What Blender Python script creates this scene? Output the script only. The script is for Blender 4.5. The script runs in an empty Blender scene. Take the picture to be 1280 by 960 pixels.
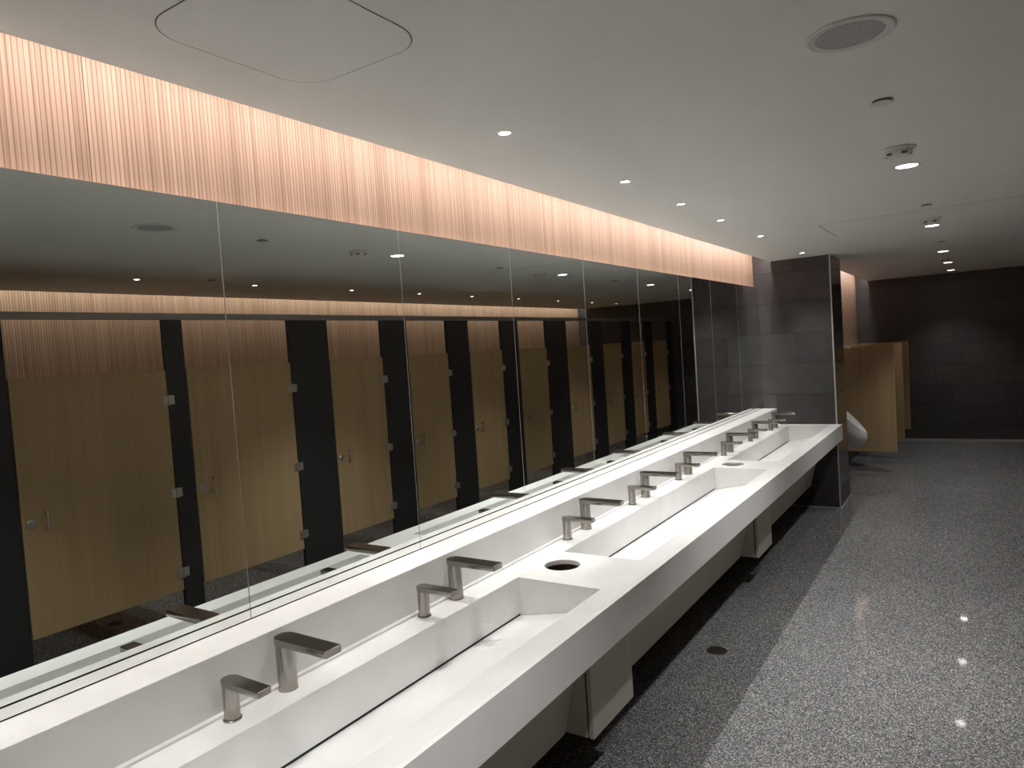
import bpy, bmesh, math, random
from mathutils import Vector, Matrix
random.seed(7)
sc = bpy.context.scene
C = sc.collection

# ------------------------------------------------------------------ camera
F, YAW, PITCH, ROLL = 873.49, math.radians(33.565), math.radians(2.591), math.radians(3.768)
fw = Vector((-math.sin(YAW)*math.cos(PITCH), math.cos(YAW)*math.cos(PITCH), -math.sin(PITCH)))
ri = Vector((math.cos(YAW), math.sin(YAW), 0)); up = ri.cross(fw)
r2 = ri*math.cos(ROLL) - up*math.sin(ROLL); u2 = ri*math.sin(ROLL) + up*math.cos(ROLL)
cam = bpy.data.objects.new('camera', bpy.data.cameras.new('camera'))
cam.data.sensor_width = 36; cam.data.lens = F*36/1280; cam.data.clip_start = 0.02
mw = Matrix((r2, u2, -fw)).transposed().to_4x4(); mw.translation = Vector((1.836, 0, 1.75))
cam.matrix_world = mw
C.objects.link(cam); sc.camera = cam

# ------------------------------------------------------------------ world, exposure
w = bpy.data.worlds.new('World'); sc.world = w; w.use_nodes = True
w.node_tree.nodes['Background'].inputs[0].default_value = (0.02, 0.02, 0.02, 1)
sc.view_settings.view_transform = 'Standard'; sc.view_settings.look = 'None'
sc.view_settings.gamma = 1; sc.view_settings.use_curve_mapping = False
sc.view_settings.exposure = 0.08
sc.cycles.caustics_reflective = True; sc.cycles.blur_glossy = 0.0; sc.cycles.sample_clamp_indirect = 0

# ------------------------------------------------------------------ dimensions
H = 2.497           # ceiling
ZC, XE = 2.497, 0.138   # ceiling edge of the cove over the mirrors
Y0, YC, YP, YE = -0.283, 7.443, 8.09, 12.311    # near pier face, far pier faces, end wall
XS = 2.768          # front plane of the stalls
XR = 4.66           # wall behind the stalls
XB = -0.04          # wooden band above the mirrors
XU, XUE, XCH = 0.30, 0.48, 0.42   # wood wall by the urinals, its cove edge, chase front
ZD = 0.837          # counter
YN = -2.5

# light powers
COVE = 3.9; COVE_COL = (1.0, 0.93, 0.89)
PIN = 38; DOWN = 100; STALLPIN = 26

def area(name, x, y0, y1, z, nrm, wdt, power, col):
    l = bpy.data.lights.new(name, 'AREA'); l.shape = 'RECTANGLE'
    l.size = abs(y1-y0); l.size_y = wdt; l.energy = power; l.color = col
    o = bpy.data.objects.new(name, l); C.objects.link(o)
    zax = -Vector(nrm).normalized(); xax = Vector((0, 1, 0)); yax = zax.cross(xax)
    m = Matrix((xax, yax, zax)).transposed().to_4x4(); m.translation = (x, (y0+y1)/2, z)
    o.matrix_world = m
    return o
area('cove_strip_light', 0.132, Y0+.02, YC-.01, 2.625, (-.12, 0, -1), 0.03, COVE*7.7, COVE_COL)
area('cove_strip_light', 4.506, YN+.05, YE-.02, 2.625, (.12, 0, -1), 0.03, COVE*14.6*.68, COVE_COL)
area('cove_strip_light', XUE-.006, YP+.02, YE-.01, 2.625, (-.12, 0, -1), 0.03, COVE*4.2*.75, COVE_COL)

# ------------------------------------------------------------------ materials
def mat(name, col=(.8,.8,.8), rough=.5, metal=0, spec=.5):
    m = bpy.data.materials.new(name); m.use_nodes = True
    b = m.node_tree.nodes['Principled BSDF']
    b.inputs['Base Color'].default_value = (*col, 1); b.inputs['Roughness'].default_value = rough
    b.inputs['Metallic'].default_value = metal; b.inputs['Specular IOR Level'].default_value = spec
    return m
def nd(m, t, **k):
    n = m.node_tree.nodes.new(t)
    for a, v in k.items(): setattr(n, a, v)
    return n
def lk(m, a, b): m.node_tree.links.new(a, b)
def ramp(m, stops):
    r = nd(m, 'ShaderNodeValToRGB'); e = r.color_ramp.elements
    while len(e) < len(stops): e.new(.5)
    for x, (p, c) in zip(e, stops): x.position = p; x.color = (*c, 1)
    return r
def coords(m, scale, kind='Object', rnd=True):
    tc = nd(m, 'ShaderNodeTexCoord'); mp = nd(m, 'ShaderNodeMapping'); mp.inputs['Scale'].default_value = scale
    lk(m, tc.outputs[kind], mp.inputs['Vector'])
    if rnd:
        oi = nd(m, 'ShaderNodeObjectInfo'); mu = nd(m, 'ShaderNodeMath', operation='MULTIPLY'); mu.inputs[1].default_value = 37
        lk(m, oi.outputs['Random'], mu.inputs[0]); lk(m, mu.outputs[0], mp.inputs['Location'])
    return mp.outputs['Vector']
def B(m): return m.node_tree.nodes['Principled BSDF']
def bump(m, h, s, d):
    b = nd(m, 'ShaderNodeBump'); b.inputs['Strength'].default_value = s; b.inputs['Distance'].default_value = d
    lk(m, h, b.inputs['Height']); lk(m, b.outputs['Normal'], B(m).inputs['Normal'])

M = {}
M['ceiling'] = mat('ceiling_paint', (.74, .735, .71), .85, spec=.2)
m = M['ceiling']; n = nd(m, 'ShaderNodeTexNoise'); n.inputs['Scale'].default_value = 220
lk(m, coords(m, (1,1,1), rnd=False), n.inputs['Vector']); bump(m, n.outputs['Fac'], .08, .002)
M['groove'] = mat('dark_groove', (.10, .095, .09), .8)
M['white_metal'] = mat('white_painted_metal', (.62, .61, .59), .45)
M['grey_grille'] = mat('speaker_grille', (.30, .29, .28), .6)
m = M['grey_grille']; n = nd(m, 'ShaderNodeTexVoronoi'); n.inputs['Scale'].default_value = 400
lk(m, coords(m, (1,1,1)), n.inputs['Vector']); r = ramp(m, [(0.2, (.16,.155,.15)), (.5, (.42,.41,.39))])
lk(m, n.outputs['Distance'], r.inputs[0]); lk(m, r.outputs[0], B(m).inputs['Base Color'])

# white solid surface with faint mottling
M['solid'] = mat('white_solid_surface', (.82, .82, .80), .42, spec=.4)
m = M['solid']; n = nd(m, 'ShaderNodeTexNoise'); n.inputs['Scale'].default_value = 6
lk(m, coords(m, (1,1,1), rnd=False), n.inputs['Vector']); r = ramp(m, [(.3, (.80,.80,.785)), (.7, (.85,.85,.835))])
lk(m, n.outputs['Fac'], r.inputs[0]); lk(m, r.outputs[0], B(m).inputs['Base Color'])
M['taupe'] = mat('taupe_laminate', (.52, .49, .43), .45)
M['mirror'] = mat('mirror_glass', (.74, .785, .755), 0.0, 1)
M['mirror_edge'] = mat('mirror_ground_edge', (.70, .72, .70), .3)
M['trim_pale'] = mat('polished_mirror_rail', (.80, .81, .80), .04, 1)
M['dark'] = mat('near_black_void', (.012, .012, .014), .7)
M['bin_brown'] = mat('dark_brown_chute', (.035, .014, .010), .5)
M['steel'] = mat('stainless_trim', (.55, .53, .51), .38, 1)
M['pale_trim'] = mat('pale_anodised_trim', (.55, .54, .52), .4, .3)
M['chrome'] = mat('chrome', (.75, .74, .72), .12, 1)
# brushed nickel
M['nickel'] = mat('brushed_nickel', (.34, .32, .295), .22, 1)
# terrazzo
M['terrazzo'] = mat('grey_terrazzo', (.2,.2,.2), .16, spec=.3)
m = M['terrazzo']; v = coords(m, (1,1,1), rnd=False)
vo = nd(m, 'ShaderNodeTexVoronoi'); vo.inputs['Scale'].default_value = 235; lk(m, v, vo.inputs['Vector'])
sp = nd(m, 'ShaderNodeSeparateColor'); lk(m, vo.outputs['Color'], sp.inputs[0])
r = ramp(m, [(0, (.06,.061,.066)), (.30, (.105,.106,.11)), (.55, (.185,.185,.186)), (.78, (.29,.288,.282)), (.93, (.49,.485,.465)), (1, (.66,.65,.62))])
lk(m, sp.outputs[0], r.inputs[0])
n = nd(m, 'ShaderNodeTexNoise'); n.inputs['Scale'].default_value = 1.3; n.inputs['Detail'].default_value = 3; lk(m, v, n.inputs['Vector'])
r3 = ramp(m, [(.3, (.88,.88,.9)), (.7, (1.0,1.0,1.0))]); lk(m, n.outputs['Fac'], r3.inputs[0])
mx = nd(m, 'ShaderNodeMix', data_type='RGBA', blend_type='MULTIPLY'); mx.inputs[0].default_value = 1
lk(m, r.outputs[0], mx.inputs[6]); lk(m, r3.outputs[0], mx.inputs[7]); lk(m, mx.outputs[2], B(m).inputs['Base Color'])
n2 = nd(m, 'ShaderNodeTexNoise'); n2.inputs['Scale'].default_value = 14; lk(m, v, n2.inputs['Vector'])
r4 = ramp(m, [(.3, (.03,.03,.03)), (.75, (.06,.06,.06))]); lk(m, n2.outputs['Fac'], r4.inputs[0]); lk(m, r4.outputs[0], B(m).inputs['Roughness'])
# reeded wood (vertical fine lines, y is along the wall)
def wood(name, dark, mid, light, groove=.0125, rough=.5, axis='y'):
    m = mat(name, mid, rough, spec=.25)
    sc_ = (130, 130, .9)
    v = coords(m, sc_, rnd=True)
    n = nd(m, 'ShaderNodeTexNoise'); n.inputs['Scale'].default_value = 1; n.inputs['Detail'].default_value = 3; n.inputs['Roughness'].default_value = .65
    lk(m, v, n.inputs['Vector'])
    r = ramp(m, [(.22, dark), (.5, mid), (.78, light)]); lk(m, n.outputs['Fac'], r.inputs[0])
    out = r.outputs[0]
    v3 = coords(m, (12, 12, .12)); n3 = nd(m, 'ShaderNodeTexNoise'); n3.inputs['Scale'].default_value = 1; lk(m, v3, n3.inputs['Vector'])
    r5 = ramp(m, [(.35, (.92,.91,.90)), (.65, (1.02,1.02,1.02))]); lk(m, n3.outputs['Fac'], r5.inputs[0])
    mx0 = nd(m, 'ShaderNodeMix', data_type='RGBA', blend_type='MULTIPLY'); mx0.inputs[0].default_value = 1
    lk(m, out, mx0.inputs[6]); lk(m, r5.outputs[0], mx0.inputs[7]); out = mx0.outputs[2]
    if groove:
        tc = nd(m, 'ShaderNodeTexCoord'); sx = nd(m, 'ShaderNodeSeparateXYZ'); lk(m, tc.outputs['Object'], sx.inputs[0])
        d = nd(m, 'ShaderNodeMath', operation='DIVIDE'); d.inputs[1].default_value = groove; lk(m, sx.outputs[1], d.inputs[0])
        fr = nd(m, 'ShaderNodeMath', operation='FRACT'); lk(m, d.outputs[0], fr.inputs[0])
        fl = nd(m, 'ShaderNodeMath', operation='FLOOR'); lk(m, d.outputs[0], fl.inputs[0])
        wn = nd(m, 'ShaderNodeTexWhiteNoise', noise_dimensions='1D'); lk(m, fl.outputs[0], wn.inputs['W'])
        g = ramp(m, [(0, (.50,.46,.44)), (.14, (.58,.53,.51)), (.28, (1,1,1)), (1, (1,1,1))]); lk(m, fr.outputs[0], g.inputs[0])
        tone = ramp(m, [(0, (.86,.84,.83)), (.6, (1.0,1.0,1.0)), (1, (1.07,1.08,1.08))]); lk(m, wn.outputs['Value'], tone.inputs[0])
        mg = nd(m, 'ShaderNodeMix', data_type='RGBA', blend_type='MULTIPLY'); mg.inputs[0].default_value = 1
        lk(m, g.outputs[0], mg.inputs[6]); lk(m, tone.outputs[0], mg.inputs[7])
        m2 = nd(m, 'ShaderNodeMix', data_type='RGBA', blend_type='MULTIPLY'); m2.inputs[0].default_value = 1
        lk(m, out, m2.inputs[6]); lk(m, mg.outputs[2], m2.inputs[7]); out = m2.outputs[2]
        bump(m, fr.outputs[0], .15, .0015)
    lk(m, out, B(m).inputs['Base Color'])
    return m
M['band_wood'] = wood('reeded_oak', (.46,.29,.21), (.60,.405,.30), (.68,.48,.375))
M['stall_wood'] = wood('grooved_oak_wall', (.40,.26,.17), (.56,.38,.26), (.68,.49,.35), groove=.021)
M['door_wood'] = wood('pale_oak_laminate', (.39,.275,.15), (.44,.31,.17), (.47,.34,.19), groove=0, rough=.45)
# dark porcelain tile
M['tile'] = mat('dark_porcelain_tile', (.07,.065,.068), .45, spec=.4)
m = M['tile']; oi = nd(m, 'ShaderNodeObjectInfo'); r = ramp(m, [(0, (.064,.054,.056)), (.35, (.074,.065,.067)), (.7, (.070,.067,.064)), (1, (.083,.074,.077))])
lk(m, oi.outputs['Random'], r.inputs[0])
n = nd(m, 'ShaderNodeTexNoise'); n.inputs['Scale'].default_value = 9; n.inputs['Detail'].default_value = 5; lk(m, coords(m, (1,1,1)), n.inputs['Vector'])
rr = ramp(m, [(.3, (.86,.86,.86)), (.7, (1.1,1.1,1.1))]); lk(m, n.outputs['Fac'], rr.inputs[0])
mx = nd(m, 'ShaderNodeMix', data_type='RGBA', blend_type='MULTIPLY'); mx.inputs[0].default_value = 1
lk(m, r.outputs[0], mx.inputs[6]); lk(m, rr.outputs[0], mx.inputs[7]); lk(m, mx.outputs[2], B(m).inputs['Base Color'])
M['tile_gloss'] = mat('polished_dark_tile', (.03,.028,.028), .10, spec=.5)
M['grout'] = mat('dark_grout', (.11,.10,.10), .9)
M['pilaster'] = mat('charcoal_laminate', (.022,.022,.023), .5)
M['porcelain'] = mat('white_porcelain', (.62,.62,.62), .12)
M['plaster'] = mat('grey_plaster', (.35,.34,.32), .8)
M['drain'] = mat('bronze_drain', (.10,.075,.055), .4, .7)
def emis(name, col, s):
    m = mat(name, (.8,.8,.8)); b = B(m); b.inputs['Emission Color'].default_value = (*col, 1); b.inputs['Emission Strength'].default_value = s; return m
M['lamp'] = emis('lamp_lens', (1, .96, .88), 14)

# ------------------------------------------------------------------ mesh helpers
def box(bm, x0, x1, y0, y1, z0, z1, bev=0):
    vs = [bm.verts.new((x, y, z)) for x in (x0, x1) for y in (y0, y1) for z in (z0, z1)]
    F_ = [(0,1,3,2),(4,6,7,5),(0,4,5,1),(2,3,7,6),(0,2,6,4),(1,5,7,3)]
    fs = [bm.faces.new([vs[i] for i in f]) for f in F_]
    if bev:
        es = list({e for f in fs for e in f.edges})
        bmesh.ops.bevel(bm, geom=es, offset=bev, segments=2, affect='EDGES', profile=.5)
    return vs
def prism(bm, pts, z0, z1, axis='z', bev=0):
    """closed outline pts (a,b) extruded z0..z1 along axis"""
    def P(a, b, c): return {'z': (a, b, c), 'y': (a, c, b), 'x': (c, a, b)}[axis]
    lo = [bm.verts.new(P(a, b, z0)) for a, b in pts]; hi = [bm.verts.new(P(a, b, z1)) for a, b in pts]
    f1 = bm.faces.new(lo[::-1]); f2 = bm.faces.new(hi)
    k = len(pts)
    for i in range(k): bm.faces.new((lo[i], lo[(i+1) % k], hi[(i+1) % k], hi[i]))
    if bev:
        bmesh.ops.bevel(bm, geom=list(f1.edges)+list(f2.edges), offset=bev, segments=2, affect='EDGES', profile=.5)
def lathe(bm, prof, cx=0, cy=0, seg=40):
    """prof: list of (r, z) top to bottom"""
    rings = []
    for r, z in prof:
        if r < 1e-6: rings.append([bm.verts.new((cx, cy, z))])
        else: rings.append([bm.verts.new((cx+r*math.cos(2*math.pi*i/seg), cy+r*math.sin(2*math.pi*i/seg), z)) for i in range(seg)])
    for a, b in zip(rings, rings[1:]):
        for i in range(seg):
            j = (i+1) % seg
            if len(a) == 1 and len(b) == 1: continue
            if len(a) == 1: bm.faces.new((a[0], b[j], b[i]))
            elif len(b) == 1: bm.faces.new((a[i], a[j], b[0]))
            else: bm.faces.new((a[i], a[j], b[j], b[i]))
def rrect(x0, x1, y0, y1, r, seg=6):
    pts = []
    for cx, cy, a0 in ((x1-r, y1-r, 0), (x0+r, y1-r, 90), (x0+r, y0+r, 180), (x1-r, y0+r, 270)):
        for i in range(seg+1):
            a = math.radians(a0+90*i/seg); pts.append((cx+r*math.cos(a), cy+r*math.sin(a)))
    return pts
def finish(bm, name, m, parent=None, loc=(0,0,0), smooth=True, fix=True):
    if fix: bmesh.ops.recalc_face_normals(bm, faces=bm.faces)
    me = bpy.data.meshes.new(name); bm.to_mesh(me); bm.free()
    me.materials.append(m)
    if smooth:
        for p in me.polygons: p.use_smooth = True
        me.set_sharp_from_angle(angle=math.radians(38 if name == 'bowl' else 20))
    o = bpy.data.objects.new(name, me); C.objects.link(o); o.location = loc
    if parent: o.parent = parent
    return o
def boxobj(name, m, b, parent=None, bev=0, loc=(0,0,0)):
    bm = bmesh.new(); box(bm, *b, bev=bev); return finish(bm, name, m, parent, loc)
def tag(o, label, cat, group=None):
    o['label'] = label; o['category'] = cat
    if group: o['group'] = group
    return o
def thing(name, loc, label, cat, group=None):
    o = bpy.data.objects.new(name, None); C.objects.link(o); o.location = loc; o.empty_display_size = .1
    return tag(o, label, cat, group)
def structure(o, label=None):
    o['kind'] = 'structure'
    if label: o['label'] = label
    return o
def dup(root, loc, label):
    r = root.copy(); C.objects.link(r); r.location = loc; r['label'] = label
    for ch in list(root.children):
        c = ch.copy(); C.objects.link(c); c.parent = r
        for g in list(ch.children):
            d = g.copy(); C.objects.link(d); d.parent = c
    return r
ORD = ['first','second','third','fourth','fifth','sixth','seventh','eighth','ninth','tenth','eleventh','twelfth']

# ------------------------------------------------------------------ setting
structure(boxobj('floor', M['terrazzo'], (-.3, 5, YN-.2, YE+.2, -.1, 0)))
bm = bmesh.new()
box(bm, XE, 4.5, YN, YC, H, H+.012)
box(bm, XUE, 4.5, YC, YE, H, H+.012)
structure(finish(bm, 'ceiling', M['ceiling'], smooth=False))
# soffit above the coves, so that the light stays in
structure(boxobj('trim_1', M['ceiling'], (-.3, 5, YN-.2, YE+.2, 2.80, 2.9)), 'hidden top of the light coves')
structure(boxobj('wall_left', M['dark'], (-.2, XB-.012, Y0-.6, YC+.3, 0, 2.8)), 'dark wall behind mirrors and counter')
wl = structure(boxobj('wall_urinal', M['plaster'], (-.2, XU-.012, YC+.3, YE, 0, 2.8)), 'wood faced wall above the urinals')
structure(boxobj('wall_near', M['plaster'], (-.2, 5, YN-.2, YN, 0, 2.8)))
structure(boxobj('wall_side', M['plaster'], (-.2, 0, YN, Y0-.6, 0, 2.8)))

# wood panels: over the mirrors, behind the stalls, above the urinals
wm = bpy.data.objects['wall_left']
def wood_panels(par, m, x0, x1, y0, y1, z0, z1, first, pitch):
    e = [y0]; y = first
    while y < y1-.02:
        if y > y0+.02: e.append(y)
        y += pitch
    e.append(y1)
    for a, b in zip(e, e[1:]):
        boxobj('wood_panel', m, (x0, x1, a+.001-(a+b)/2, b-.001-(a+b)/2, z0, z1), par, loc=(0, (a+b)/2, 0), bev=.0008)
wood_panels(wm, M['band_wood'], XB-.012, XB, Y0, YC, 2.20, 2.8, 0.942-.893*2, .893)
wr = structure(boxobj('wall_right', M['plaster'], (XR+.012, XR+.2, YN, YE, 0, 2.8)))
wood_panels(wr, M['stall_wood'], XR, XR+.012, YN, YE, 0.02, 2.8, YN, 1.2)
wood_panels(wl, M['band_wood'], XU-.012, XU, YP, YE, 1.5, 2.8, 8.9, 1.2)

# end wall in dark tiles laid in a stretcher bond
TH = .31; ZR = [-.104+TH*k for k in range(10)]
def tiles_xz(par, m, x0, x1, yf, sgn, ztop=2.8, zlo=0, off=(.127, .35, .493)):
    k = 0
    for zi in range(10):
        a = max(ZR[zi], zlo); b = min(ZR[zi]+TH, ztop)
        if b-a < .02: continue
        o = off[(zi*2) % 3]
        e = [x0]; x = o-.61*10
        while x < x1-.01:
            if x > x0+.01: e.append(x)
            x += .61
        e.append(x1)
        for p, q in zip(e, e[1:]):
            d = .008+random.uniform(0, .0008)
            bm = bmesh.new(); box(bm, p+.0015-(p+q)/2, q-.0015-(p+q)/2, min(0, -sgn*d)*1.0 if sgn < 0 else 0, max(0, d) if sgn > 0 else 0, a+.0015, b-.0015, bev=.001) if sgn > 0 else box(bm, p+.0015-(p+q)/2, q-.0015-(p+q)/2, -d, 0, a+.0015, b-.0015, bev=.001)
            finish(bm, 'tile', m, par, ((p+q)/2, yf, 0)); k += 1
wf = structure(boxobj('wall_far', M['grout'], (-.2, 5, YE+.008, YE+.2, 0, 2.8)))
tiles_xz(wf, M['tile'], XU, XR, YE+.0085, -1)
structure(boxobj('baseboard_far', M['pale_trim'], (XCH, XR, YE-.014, YE-.001, 0, .02)), 'thin pale metal strip along the foot of the end wall')

# far pier (the tiled column) with steel corner trims
def pier(name, y0, y1, label, face):
    o = structure(boxobj(name, M['grout'], (-.2, .681, y0+.01, y1-.01, 0, 2.8)), label)
    if face < 0: tiles_xz(o, M['tile'], XB, .688, y0+.0095, -1)
    else: tiles_xz(o, M['tile'], XB, .688, y1-.0095, 1)
    for zi in range(10):
        a = max(ZR[zi], .2); b = min(ZR[zi]+TH, 2.8)
        if b-a < .02: continue
        boxobj('side_tile', M['tile_gloss'], (0, .01, y0+.004, y1, a+.0015, b-.0015), o, bev=.001, loc=(.681, 0, 0))
    bt = boxobj('base_tile', M['tile'], (0, .014, y0+.004, y1+.01, 0, .198), o, bev=.001, loc=(.681, 0, 0))
    yy = y0 if face < 0 else y1
    boxobj('corner_trim', M['pale_trim'], (.684, .696, yy-.004, yy+.008, .0, 2.8), o)
    boxobj('foot_trim', M['pale_trim'], (.0, .691, yy-.006, yy-.001, 0, .008), o)
    boxobj('foot_trim', M['pale_trim'], (.696, .702, y0, y1+.01, 0, .008), o)
    return o
pier('wall_pier', YC, YP, 'dark tiled pier at the far end of the counter', -1)
o = structure(boxobj('wall_near_pier', M['grout'], (-.2, .681, Y0-.6, Y0-.01, 0, 2.8)), 'dark tiled pier at the near end of the counter')
tiles_xz(o, M['tile'], XB, .688, Y0-.0095, 1)

# urinal chase wall
ch = structure(boxobj('wall_chase', M['grout'], (XU-.012, XCH-.009, YP, YE, 0, 1.485)), 'low tiled chase wall that carries the urinals')
boxobj('ledge', M['white_metal'], (XU-.012, XCH+.006, YP, YE-.001, 1.486, 1.50), ch, bev=.002)
for zi in range(6):
    a = max(ZR[zi], 0); b = min(ZR[zi]+TH, 1.485)
    if b-a < .02: continue
    e = [YP]; y = YP+.2+(zi % 2)*.3
    while y < YE-.05: e.append(y); y += .61
    e.append(YE)
    for p, q in zip(e, e[1:]):
        boxobj('tile', M['tile'], (-.009, 0, p+.0015-(p+q)/2, q-.0015-(p+q)/2, a+.0015, b-.0015), ch, bev=.001, loc=(XCH, (p+q)/2, 0))

# ------------------------------------------------------------------ mirrors
my = [Y0, .492, 1.267, 2.042, 2.817, 3.572, 4.343, 5.107, 5.872, 6.659, YC]
mlab = ['frameless mirror panel hard against the near pier, cut by the left frame edge',
 'tall frameless mirror panel at the left edge, reflecting the widest stall door',
 'frameless mirror panel reflecting the narrow third stall door, behind the two nearest taps',
 'frameless mirror panel reflecting the fourth and fifth stall doors',
 'frameless mirror panel reflecting the sixth and seventh stall doors',
 'frameless mirror panel reflecting the eighth stall door, fifth from the tiled pier',
 'frameless mirror panel reflecting the farthest stall doors, fourth from the tiled pier',
 'mirror panel holding the reflected pale corner trim of the tiled pier',
 'mirror panel reflecting only dark tiles, second from the pier',
 'last mirror panel, touching the real tiled pier at the far end']
for i, (a, b) in enumerate(zip(my, my[1:])):
    r_ = thing('wall_mirror', (0, (a+b)/2, 1.035), mlab[i], 'mirror', 'mirror panels above the counter')
    hw = (b-a)/2
    gl = boxobj('glass', M['mirror'], (-.006, 0, -hw+.0017, hw-.0017, 0, 1.212), r_)
    gl.data.materials.append(M['mirror_edge'])
    for p in gl.data.polygons:
        if p.normal.x < .9: p.material_index = 1
    boxobj('backing', M['mirror_edge'], (-.038, -.0065, -hw+.0005, hw-.0005, .002, 1.209), r_)
r_ = thing('mirror_rail', (0, 0, 1.0), 'slim polished rail that carries the mirror panels along the ledge', 'rail')
for a, b in zip(my, my[1:]):
    boxobj('rail_strip', M['trim_pale'], (-.03, .0, a+.001, b-.001, .0045, .0300), r_)
boxobj('rail_shadow_gap', M['dark'], (-.03, -.002, Y0+.002, YC-.002, .0, .0348), r_)

# ------------------------------------------------------------------ sink counter
cnt = thing('sink_counter', (0, 0, 0), 'long white wall-hung sink counter with three trough basins under the mirrors', 'counter')
S = M['solid']
XD, XF = .264, .74; XI = .635
basins = [(.17, 2.32), (2.70, 4.895), (5.225, 7.315)]
YA, YB = Y0+.0015, YC-.0065
boxobj('ledge', S, (-.038, .135, YA, YB, ZD-.02, 1.0), cnt, bev=.0015)
boxobj('deck_upstand', S, (.130, .152, YA, YB, ZD-.005, ZD+.007), cnt, bev=.003)
holes = [None, 2.53, 5.058]
bm = bmesh.new()
def quad(bm, pts): bm.faces.new([bm.verts.new(p) for p in pts])
TK = .02
box(bm, .12, XD, YA, YB, ZD-TK, ZD)
box(bm, XI, XF-.02, YA, YB, ZD-TK, ZD)
def gap(bm, y0, y1, hy):
    hx, hr = .353, .075
    if hy is None: box(bm, XD, XI, y0, y1, ZD-TK, ZD); return
    angs = sorted(set([2*math.pi*i/48 for i in range(48)] + [math.atan2(y-hy, x-hx) % (2*math.pi) for x in (XD, XI) for y in (y0, y1)]))
    def edge(a):
        c, s = math.cos(a), math.sin(a); t = 1e9
        if c > 1e-9: t = min(t, (XI-hx)/c)
        if c < -1e-9: t = min(t, (XD-hx)/c)
        if s > 1e-9: t = min(t, (y1-hy)/s)
        if s < -1e-9: t = min(t, (y0-hy)/s)
        return hx+c*t, hy+s*t
    R = []
    for a in angs:
        ex, ey = edge(a)
        c, s = math.cos(a), math.sin(a)
        R.append([bm.verts.new(p) for p in ((ex, ey, ZD), (hx+(hr+.002)*c, hy+(hr+.002)*s, ZD), (hx+hr*c, hy+hr*s, ZD-.003), (hx+hr*c, hy+hr*s, ZD-TK), (ex, ey, ZD-TK))])
    for i in range(len(R)):
        p, q = R[i], R[(i+1) % len(R)]
        for k in range(5): bm.faces.new((p[k], q[k], q[(k+1) % 5], p[(k+1) % 5]))
gap(bm, YA, basins[0][0], None); gap(bm, basins[0][1], basins[1][0], 2.53); gap(bm, basins[1][1], basins[2][0], 5.058); gap(bm, basins[2][1], YB, None)
finish(bm, 'deck', S, cnt)
boxobj('apron', S, (XF-.02, XF, YA, YB, .688, ZD), cnt, bev=.0012)
boxobj('underside', M['taupe'], (.53, XF-.021, YA, YB, .70, .71), cnt)
for (a, b) in basins:
    bm = bmesh.new()
    bz, fz = .688, .75
    # back wall, end walls, front wall, sloping floor with a thin gap at the back
    quad(bm, [(XD, a, ZD-TK), (XD, b, ZD-TK), (XD, b, bz), (XD, a, bz)])
    quad(bm, [(XI, a, ZD-TK), (XI, b, ZD-TK), (XI, b, fz), (XI, a, fz)])
    for y in (a, b): quad(bm, [(XD-.015, y, ZD-TK), (XI, y, ZD-TK), (XI, y, fz), (XD-.015, y, .678)])
    quad(bm, [(XD-.0, a, .680), (XD-.0, b, .680), (XI, b, fz), (XI, a, fz)])
    o = finish(bm, 'basin', S, cnt, smooth=False)
    bm = bmesh.new()
    quad(bm, [(XD-.001, a, .69), (XD-.001, b, .69), (XD-.001, b, .672), (XD-.001, a, .672)])
    finish(bm, 'drain_slot', M['dark'], o, smooth=False)
for hy in (2.53, 5.058):
    bm = bmesh.new(); n_ = 40
    A = [bm.verts.new((.353+.0755*math.cos(2*math.pi*i/n_), hy+.0755*math.sin(2*math.pi*i/n_), ZD-.0195)) for i in range(n_)]
    Bv = [bm.verts.new((.353+.0755*math.cos(2*math.pi*i/n_), hy+.0755*math.sin(2*math.pi*i/n_), .45)) for i in range(n_)]
    for i in range(n_): bm.faces.new((A[i], A[(i+1) % n_], Bv[(i+1) % n_], Bv[i]))
    bm.faces.new(Bv)
    finish(bm, 'waste_chute', M['bin_brown'], cnt)
# sloping knee panels
def kpanel(y0, y1):
    bm = bmesh.new()
    t = .016
    pts = [(.555, .70), (.425, .212), (.425-t, .216), (.555-t, .70)]
    prism(bm, [(x, z) for x, z in pts], -(y1-y0)/2+.0012, (y1-y0)/2-.0012, axis='y')
    finish(bm, 'knee_panel', M['taupe'], cnt, loc=(0, (y0+y1)/2, 0), smooth=False)
BX = [(2.345, 2.725), (4.868, 5.248)]
for a, b in [(YA, .62), (.62, 1.33), (1.33, 2.05), (2.05, 2.345), (2.725, 3.42), (3.42, 4.14), (4.14, 4.868), (5.248, 5.97), (5.97, 6.70), (6.70, YB-.004)]:
    kpanel(a, b)
for i, (a, b) in enumerate(BX):
    w_ = thing('waste_cabinet', (0, (a+b)/2, .22), ['taupe boxed waste cabinet hanging under the nearer waste hole', 'taupe boxed waste cabinet hanging under the farther waste hole'][i], 'cabinet', 'waste cabinets under the counter')
    hw = (b-a)/2
    boxobj('body', M['taupe'], (.395, .527, -hw, hw, 0, .475), w_, bev=.001)
    boxobj('shadow_gap', M['dark'], (.5, .538, -hw+.016, hw-.016, .012, .474), w_)
    boxobj('door', M['taupe'], (.536, .555, -hw, hw, 0, .475), w_, bev=.0012)

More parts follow.
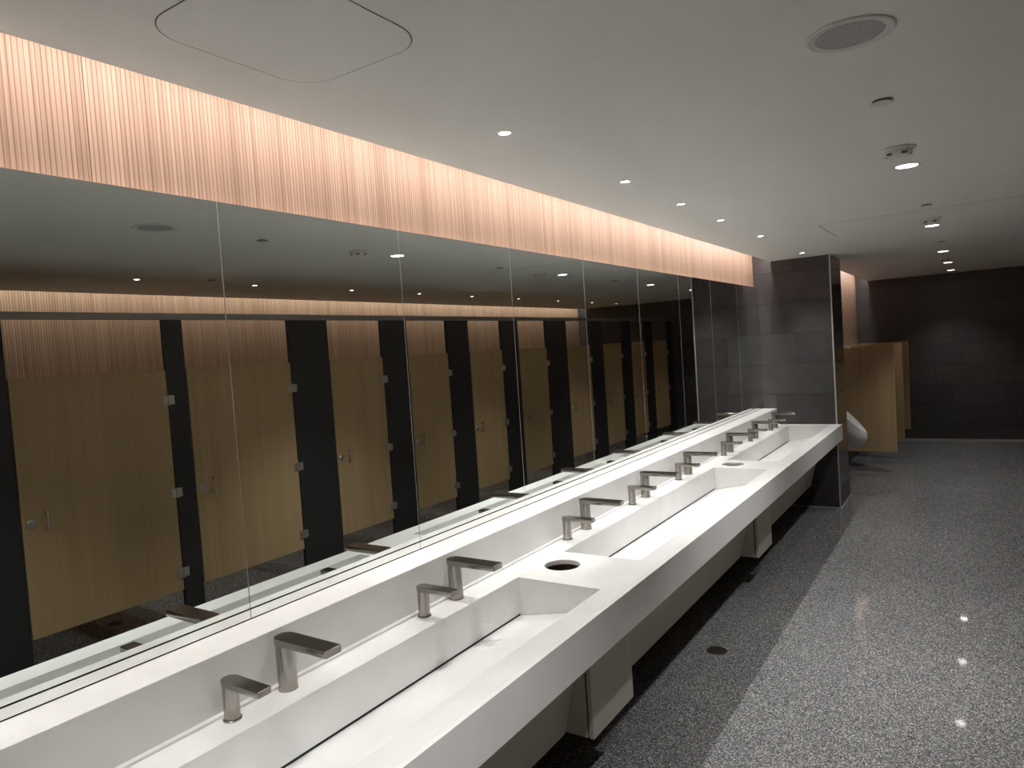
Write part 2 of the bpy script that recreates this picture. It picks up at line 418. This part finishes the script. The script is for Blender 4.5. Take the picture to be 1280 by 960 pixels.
# ------------------------------------------------------------------ taps and soap dispensers
def stad(x0, x1, r, rc=.006, seg=14):
    pts = []
    for i in range(seg+1):
        a = math.radians(90+180*i/seg); pts.append((x0+r+r*math.cos(a), r*math.sin(a)))
    for cy, a0 in ((-r+rc, 270), (r-rc, 0)):
        for i in range(5):
            a = math.radians(a0+90*i/4); pts.append((x1-rc+rc*math.cos(a), cy+rc*math.sin(a)))
    return pts
def fixture(name, cat, group, r, h, L, t, flange):
    root = thing(name, (0,0,0), '', cat, group)
    bm = bmesh.new(); lathe(bm, [(0, h-t+.001), (r*.93, h-t+.001), (r*.93, .003), (r*.93, 0), (0, 0)], seg=36)
    finish(bm, 'body', M['nickel'], root)
    bm = bmesh.new(); prism(bm, stad(-r, L, r), h-t, h, bev=.0018); o = finish(bm, 'spout', M['nickel'], root)
    bm = bmesh.new(); lathe(bm, [(0, .001), (.009, .001), (.009, -.003), (.006, -.003), (.006, -.001), (0, -.001)], L-.022, 0, 20)
    finish(bm, 'outlet', M['dark'], o, (0, 0, h-t))
    bm = bmesh.new(); rf = r*.93+flange
    lathe(bm, [(0, .004), (rf-.001, .004), (rf, .003), (rf, 0), (0, 0)], seg=36); finish(bm, 'base_ring', M['nickel'], root)
    return root
TY = [.47, 1.245, 2.025, 3.09, 3.86, 4.61, 5.60, 6.385, 7.13]
SY = [.29, 1.062, 1.835, 2.888, 3.655, 4.41, 5.42, 6.20, 6.94]
tap0 = fixture('sensor_tap', 'tap', 'brushed nickel sensor taps along the counter', .029, .153, .203, .020, .0008)
soap0 = fixture('soap_dispenser', 'soap dispenser', 'brushed nickel soap dispensers along the counter', .022, .110, .146, .017, .004)
where = ['nearest to the near pier, on the first basin', 'over the near basin, largest in the photo',
 'at the end of the near basin, before a waste hole', 'just past the nearer waste hole',
 'at the centre of the middle basin', 'closing the middle basin before the farther waste hole',
 'just past the farther waste hole', 'at the centre of the far basin', 'closest to the tiled pier']
for i in range(9):
    if i == 0:
        tap0.location = (.178, TY[0], ZD); tap0['label'] = 'tall brushed nickel tap ' + where[0]
        soap0.location = (.182, SY[0], ZD); soap0['label'] = 'short brushed nickel soap dispenser ' + where[0]
    else:
        dup(tap0, (.178, TY[i], ZD), 'tall brushed nickel tap ' + where[i])
        dup(soap0, (.182, SY[i], ZD), 'short brushed nickel soap dispenser ' + where[i])

# ------------------------------------------------------------------ toilet stalls (seen in the mirrors)
K = .93
D = [(-1.75,-1.14), (-.75, -.14), (.35, .96), (1.742, 2.677), (2.831, 3.724), (4.146, 4.783), (5.148, 5.757), (6.147, 6.769), (7.146, 7.796), (8.351, 9.03), (9.46, 10.086), (10.489, 11.03), (11.39, 12.04)]
ZB, ZT = .262, 1.785; RZ0, RZ1 = 2.128, 2.172
names = ['', 'behind the camera, second from the near wall', 'beside the camera, just before the wide doors'] + \
 [ORD[i]+' from the left in the mirror' for i in range(10)]
for i, (a, b) in enumerate(D):
    lab = 'pale oak stall door '
    if i == 0: lab += 'nearest the wall behind the camera'
    elif i == 12: lab += 'farthest away, next to the dark end wall'
    elif i == 3: lab += 'widest of all, leftmost in the mirror'
    else: lab += names[i]
    d = thing('stall_door', (XS, b, ZB), lab, 'door', 'oak doors of the toilet stalls')
    wd = b-a
    boxobj('door_leaf', M['door_wood'], (0, .02, -wd, 0, 0, ZT-ZB), d, bev=.002)
    for z in (.09, .645, 1.285):
        bm = bmesh.new(); box(bm, -.008, -.0005, -.036, -.002, z, z+.062, bev=.002); 
        hg = finish(bm, 'hinge', M['steel'], d)
        bm = bmesh.new(); lathe(bm, [(0, z+.066), (.007, z+.066), (.007, z-.004), (0, z-.004)], -.008, .004, 14); box(bm, -.012, -.001, .006, .042, z, z+.062, bev=.002)
        finish(bm, 'hinge_knuckle', M['steel'], hg)
    lz = .872*K+1.75*(1-K)-ZB
    lz = 1.75-(1.75-.872)*K-ZB
    bm = bmesh.new()
    prof = [(0, .0), (.026, 0), (.027, .004), (.022, .009), (.012, .011), (.011, .020), (0, .021)]
    lathe(bm, prof, 0, 0, 28); bmesh.ops.rotate(bm, verts=bm.verts, cent=(0,0,0), matrix=Matrix.Rotation(-math.pi/2, 3, 'Y'))
    finish(bm, 'lock', M['steel'], d, (-.0003, -wd+.045, lz))
    bm = bmesh.new(); box(bm, -.034, -.026, -.006, .006, -.055, .055, bev=.003); box(bm, -.028, 0, -.005, .005, -.052, -.042); box(bm, -.028, 0, -.005, .005, .042, .052)
    finish(bm, 'pull_handle', M['steel'], d, (-.0003, -wd+.125, lz+.01))
edges = [YN] + [v for ab in D for v in ab] + [YE]
for i in range(0, len(edges), 2):
    a, b = edges[i], edges[i+1]
    k = i//2
    side = 'between the %s and %s doors from the left in the mirror' % (ORD[k-4], ORD[k-3]) if 4 <= k <= 12 else \
        {13: 'against the dark end wall', 3: 'at the left edge of the mirror, before the widest door', 2: 'beside the camera', 1: 'behind the camera', 0: 'against the wall behind the camera'}[k]
    p = thing('stall_pilaster', (XS, (a+b)/2, 0), 'charcoal full-height pilaster ' + side, 'pilaster', 'charcoal pilasters between the stall doors')
    hw = (b-a)/2-.006
    boxobj('post_panel', M['pilaster'], (0, .03, -hw, hw, .012, RZ0-.001), p, bev=.0015)
    boxobj('shoe', M['steel'], (-.004, .034, -hw, hw, 0, .0115), p)
hr_ = thing('head_rail', (XS, 0, RZ0), 'grey metal head rail running above all the stall doors', 'rail')
boxobj('rail_bar', M['steel'], (-.006, .036, YN+.002, YE-.005, 0, RZ1-RZ0), hr_, bev=.002)
M['rail_grey'] = mat('grey_anodised', (.30,.29,.28), .45, .6)
hr_.children[0].data.materials[0] = M['rail_grey']
k = 0
for i in range(len(D)-1):
    y = (D[i][1]+D[i+1][0])/2
    p = thing('stall_partition', (XS+.05, y, ZB), 'oak partition board inside the stalls, on the far side of the %s door' % (ORD[i-3]+' mirrored' if i >= 3 else ['backmost', 'second', 'third'][i]+' unmirrored'), 'partition', 'oak partitions between the stalls')
    boxobj('partition_board', M['door_wood'], (-.018, XR-XS-.055, -.01, .01, 0, ZT-ZB), p, bev=.002)
    boxobj('wall_bracket', M['steel'], (XR-XS-.055, XR-XS-.051, -.02, .02, .3, .36), p)

# ------------------------------------------------------------------ urinals and screens
sl = ['oak urinal screen nearest the tiled pier, the largest', 'oak urinal screen in the middle of the three', 'oak urinal screen closest to the dark end wall']
for i, y in enumerate((9.4, 10.5, 11.55)):
    s = thing('urinal_screen', (XCH, y, .263), sl[i], 'screen', 'oak screens between the urinals')
    boxobj('screen_board', M['door_wood'], (.004, 1.042-XCH, -.012, .012, 0, 1.275), s, bev=.003)
    for z in (.12, 1.10): boxobj('wall_bracket', M['steel'], (.0006, .04, .0125, .03, z, z+.05), s, bev=.001)
def lerp(a, b, t): return a+(b-a)*t
def urinal(y, label):
    u = thing('urinal', (XCH, y, .36), label, 'urinal', 'white wall-hung urinals')
    bm = bmesh.new(); n_ = 40
    T = Vector((.035, 0, .545)); P = Vector((.365, 0, .195)); Mid = (T+P)/2; ax = (P-T)/2
    def rim(s, sink, j):
        a = 2*math.pi*j/n_; c, q = math.cos(a), math.sin(a)
        wv = .165*(1-.10*c)
        v = Mid + ax*c*s; return Vector((max(v.x, .003), q*wv*s, v.z)) + Vector((-.62, 0, -.78))*sink
    rings = []
    for t in (1, .86, .66, .42, .22, 0):      # outer shell from the base up to the rim
        ring = []
        for j in range(n_):
            a = 2*math.pi*j/n_; c, q = math.cos(a), math.sin(a)
            R = rim(1.0, 0, j); Bq = Vector((max(.003, .12+.12*c), q*.085, .02-.01*c))
            k_ = 1-t; v = R.lerp(Bq, t)
            bulge = math.sin(math.pi*t)*.045
            v += Vector((c*bulge*1.0, q*bulge, -bulge*.3)); v.x = max(v.x, .003)
            ring.append(bm.verts.new(v))
        rings.append(ring)
    for s, sk in ((.93, -.004), (.88, .006), (.74, .07), (.52, .12), (.25, .145)):
        rings.append([bm.verts.new(rim(s, sk, j)) for j in range(n_)])
    for A_, B_ in zip(rings, rings[1:]):
        for j in range(n_): bm.faces.new((A_[j], A_[(j+1) % n_], B_[(j+1) % n_], B_[j]))
    bm.faces.new(rings[0][::-1]); bm.faces.new(rings[-1])
    finish(bm, 'bowl', M['porcelain'], u, loc=(.0, 0, 0))
    bm = bmesh.new(); lathe(bm, [(0, .86), (.028, .86), (.03, .85), (.03, .78), (.018, .775), (.012, .56), (0, .56)], .075, 0, 24)
    box(bm, .0006, .06, -.02, .02, .80, .84, bev=.003)
    finish(bm, 'flush_valve', M['chrome'], u)
    return u
urinal(8.88, 'white wall-hung urinal seen just past the tiled pier')
urinal(9.97, 'white wall-hung urinal hidden between the first two screens')
urinal(11.03, 'white wall-hung urinal hidden between the last two screens')

# ------------------------------------------------------------------ ceiling fittings
def lamp(kind, x, y, r, power, label, group, cone=100, blend=.35):
    t = thing(kind, (x, y, H), label, 'light', group)
    bm = bmesh.new(); lathe(bm, [(r*1.28, -.0005), (r*1.28, -.002), (r*1.0, -.003), (r*.97, -.0005)], seg=32); finish(bm, 'trim_ring', M['white_metal'], t)
    bm = bmesh.new(); lathe(bm, [(0, -.0012), (r*.96, -.0012), (r*.96, -.0006)], seg=32); finish(bm, 'lens', M['lamp'], t)
    l = bpy.data.lights.new('lamp_beam', 'SPOT'); l.energy = power; l.spot_size = math.radians(cone); l.spot_blend = blend
    l.color = (1, .99, .975); l.shadow_soft_size = r*.8
    o = bpy.data.objects.new('lamp_beam', l); C.objects.link(o); o.parent = t; o.location = (0, 0, -.006)
    return t
pl = [(-1.2, 'behind the camera'), (.3, 'nearest to the near pier'), (2.03, 'largest in the photo, first over the counter'), (3.02, 'second of the row over the counter'), (3.755, 'third of the row over the counter'),
      (4.48, 'fourth of the row over the counter'), (5.47, 'fifth of the row over the counter'), (7.0, 'last of the row, just before the tiled pier')]
for y, s in pl[1:]: lamp('pin_light', .526, y, .021, PIN, 'tiny round recessed light ' + s, 'small recessed lights over the counter', 88, .8)
dl = [(-1.0, 'behind the camera'), (1.1, 'just above the camera, out of frame'), (3.80, 'nearest and largest in the photo'), (6.23, 'beside the second smoke detector'), (8.54, 'level with the tiled pier end'), (10.16, 'second from the end wall'), (11.68, 'closest to the end wall')]
for y, s in dl: lamp('downlight', 1.6, y, .047, DOWN*(1.65 if y < 5 else .9 if y < 9 else .42), 'round recessed downlight ' + s, 'downlights along the aisle', 94, .8)
for j, y in enumerate((-1.3, -.3, .8, 2.94, 4.0, 5.17, 6.23, 7.25, 8.35, 9.48, 10.64, 11.6)):
    lamp('stall_light', 3.5, y, .021, STALLPIN, 'tiny round recessed light above the stalls, ' + (ORD[j-3]+' from the left in the mirror' if j > 2 else ['nearest the near wall', 'just behind the camera', 'beside the camera'][j]), 'small recessed lights above the stalls', 96, .3)
def cap(x, y, label, r=.033):
    t = thing('sprinkler_cap', (x, y, H), label, 'sprinkler', 'concealed sprinkler caps')
    bm = bmesh.new(); lathe(bm, [(0, -.007), (r, -.007), (r, -.009), (r*.98, -.010), (0, -.010)], seg=36); finish(bm, 'cover_plate', M['white_metal'], t)
    bm = bmesh.new(); lathe(bm, [(0, -.0004), (r*.86, -.0004), (r*.86, -.0071), (0, -.0071)], seg=28); finish(bm, 'cup', M['groove'], t)
for x, y, s in ((1.607, 2.657, 'round white sprinkler cap past the speaker, nearest one'), (1.616, 5.126, 'round white sprinkler cap before the ceiling seam'), (1.62, 7.53, 'round white sprinkler cap before the third downlight'),
    (3.32, 3.455, 'round white sprinkler cap above the second stall'), (3.4, 5.9, 'round white sprinkler cap above the middle stalls'), (3.4, 7.7, 'round white sprinkler cap above the farther stalls')):
    cap(x, y, s)
def smoke(x, y, label, r=.055):
    t = thing('smoke_detector', (x, y, H), label, 'smoke detector', 'smoke detectors on the aisle ceiling')
    bm = bmesh.new(); lathe(bm, [(0, -.0005), (r*1.25, -.0005), (r*1.25, -.006), (r*1.1, -.009), (r, -.010)], seg=40); finish(bm, 'base_plate', M['white_metal'], t)
    bm = bmesh.new(); lathe(bm, [(r, -.009), (r*.96, -.022), (r*.7, -.033), (r*.3, -.036), (0, -.036)], seg=40); hd = finish(bm, 'sensor_head', M['white_metal'], t)
    for k_ in range(5):
        a = math.radians(72*k_+15); bm = bmesh.new(); box(bm, -.012, .012, -.002, .002, -.006, .006, bev=.001)
        o = finish(bm, 'vent_slot', M['groove'], hd, (r*.87*math.cos(a), r*.87*math.sin(a), -.026)); o.rotation_euler = (0.9, 0, a+math.pi/2)
smoke(1.594, 3.411, 'white domed smoke detector beside the nearest downlight')
smoke(1.608, 5.803, 'white smoke detector with dark vents past the ceiling seam')
smoke(1.60, 9.39, 'small far white smoke detector between the far downlights')
t = thing('ceiling_speaker', (1.598, 2.008, H), 'large round ceiling speaker with grey grille at upper right', 'speaker')
bm = bmesh.new(); lathe(bm, [(.104, -.0005), (.104, -.003), (.100, -.0055), (.084, -.004), (.080, -.002)], seg=64); finish(bm, 'bezel', M['white_metal'], t)
bm = bmesh.new(); lathe(bm, [(.081, -.0015), (.06, -.0025), (0, -.003)], seg=64); g = finish(bm, 'grille', M['grey_grille'], t)
bm = bmesh.new(); lathe(bm, [(.004, -.003), (.003, -.0045), (0, -.0045)], seg=16); finish(bm, 'centre_stud', M['white_metal'], g)
def access(x0, x1, y0, y1, r, label, gw=.004):
    cx, cy = (x0+x1)/2, (y0+y1)/2
    t = thing('access_panel', (cx, cy, H), label, 'access panel', 'flush ceiling access panels')
    bm = bmesh.new(); o_ = rrect(x0-cx, x1-cx, y0-cy, y1-cy, r, 10); i_ = rrect(x0-cx+gw, x1-cx-gw, y0-cy+gw, y1-cy-gw, r-gw, 10)
    a = [bm.verts.new((x, y, -.0006)) for x, y in o_]; b = [bm.verts.new((x, y, -.0006)) for x, y in i_]; n_ = len(a)
    for j in range(n_): bm.faces.new((a[j], a[(j+1) % n_], b[(j+1) % n_], b[j]))
    finish(bm, 'joint', M['groove'], t)
    bm = bmesh.new(); prism(bm, rrect(x0-cx+gw, x1-cx-gw, y0-cy+gw, y1-cy-gw, r-gw, 10), -.0012, -.0002); finish(bm, 'plate', M['ceiling'], t)
access(.36, .785, .86, 1.33, .10, 'rounded square flush access panel in the ceiling at upper left', .003)
access(.95, 2.3, 5.33, 6.15, .05, 'wide flush access panel around the second smoke detector', .006)

# ------------------------------------------------------------------ floor drain
def drain(x, y, label):
    t = thing('floor_drain', (x, y, 0), label, 'drain', 'round floor drains')
    bm = bmesh.new(); lathe(bm, [(0, .0012), (.052, .0012), (.056, .0006), (.057, 0)], seg=40); g = finish(bm, 'grate', M['drain'], t)
    for k_ in range(5):
        boxobj('slot', M['dark'], (-.035+abs(k_-2)*.006, .035-abs(k_-2)*.006, (k_-2)*.016-.002, (k_-2)*.016+.002, .0012, .0016), g)
drain(.578, 3.80, 'round bronze floor drain in the shadow below the counter')
drain(3.355, 2.482, 'round dark floor drain in front of the widest stall')
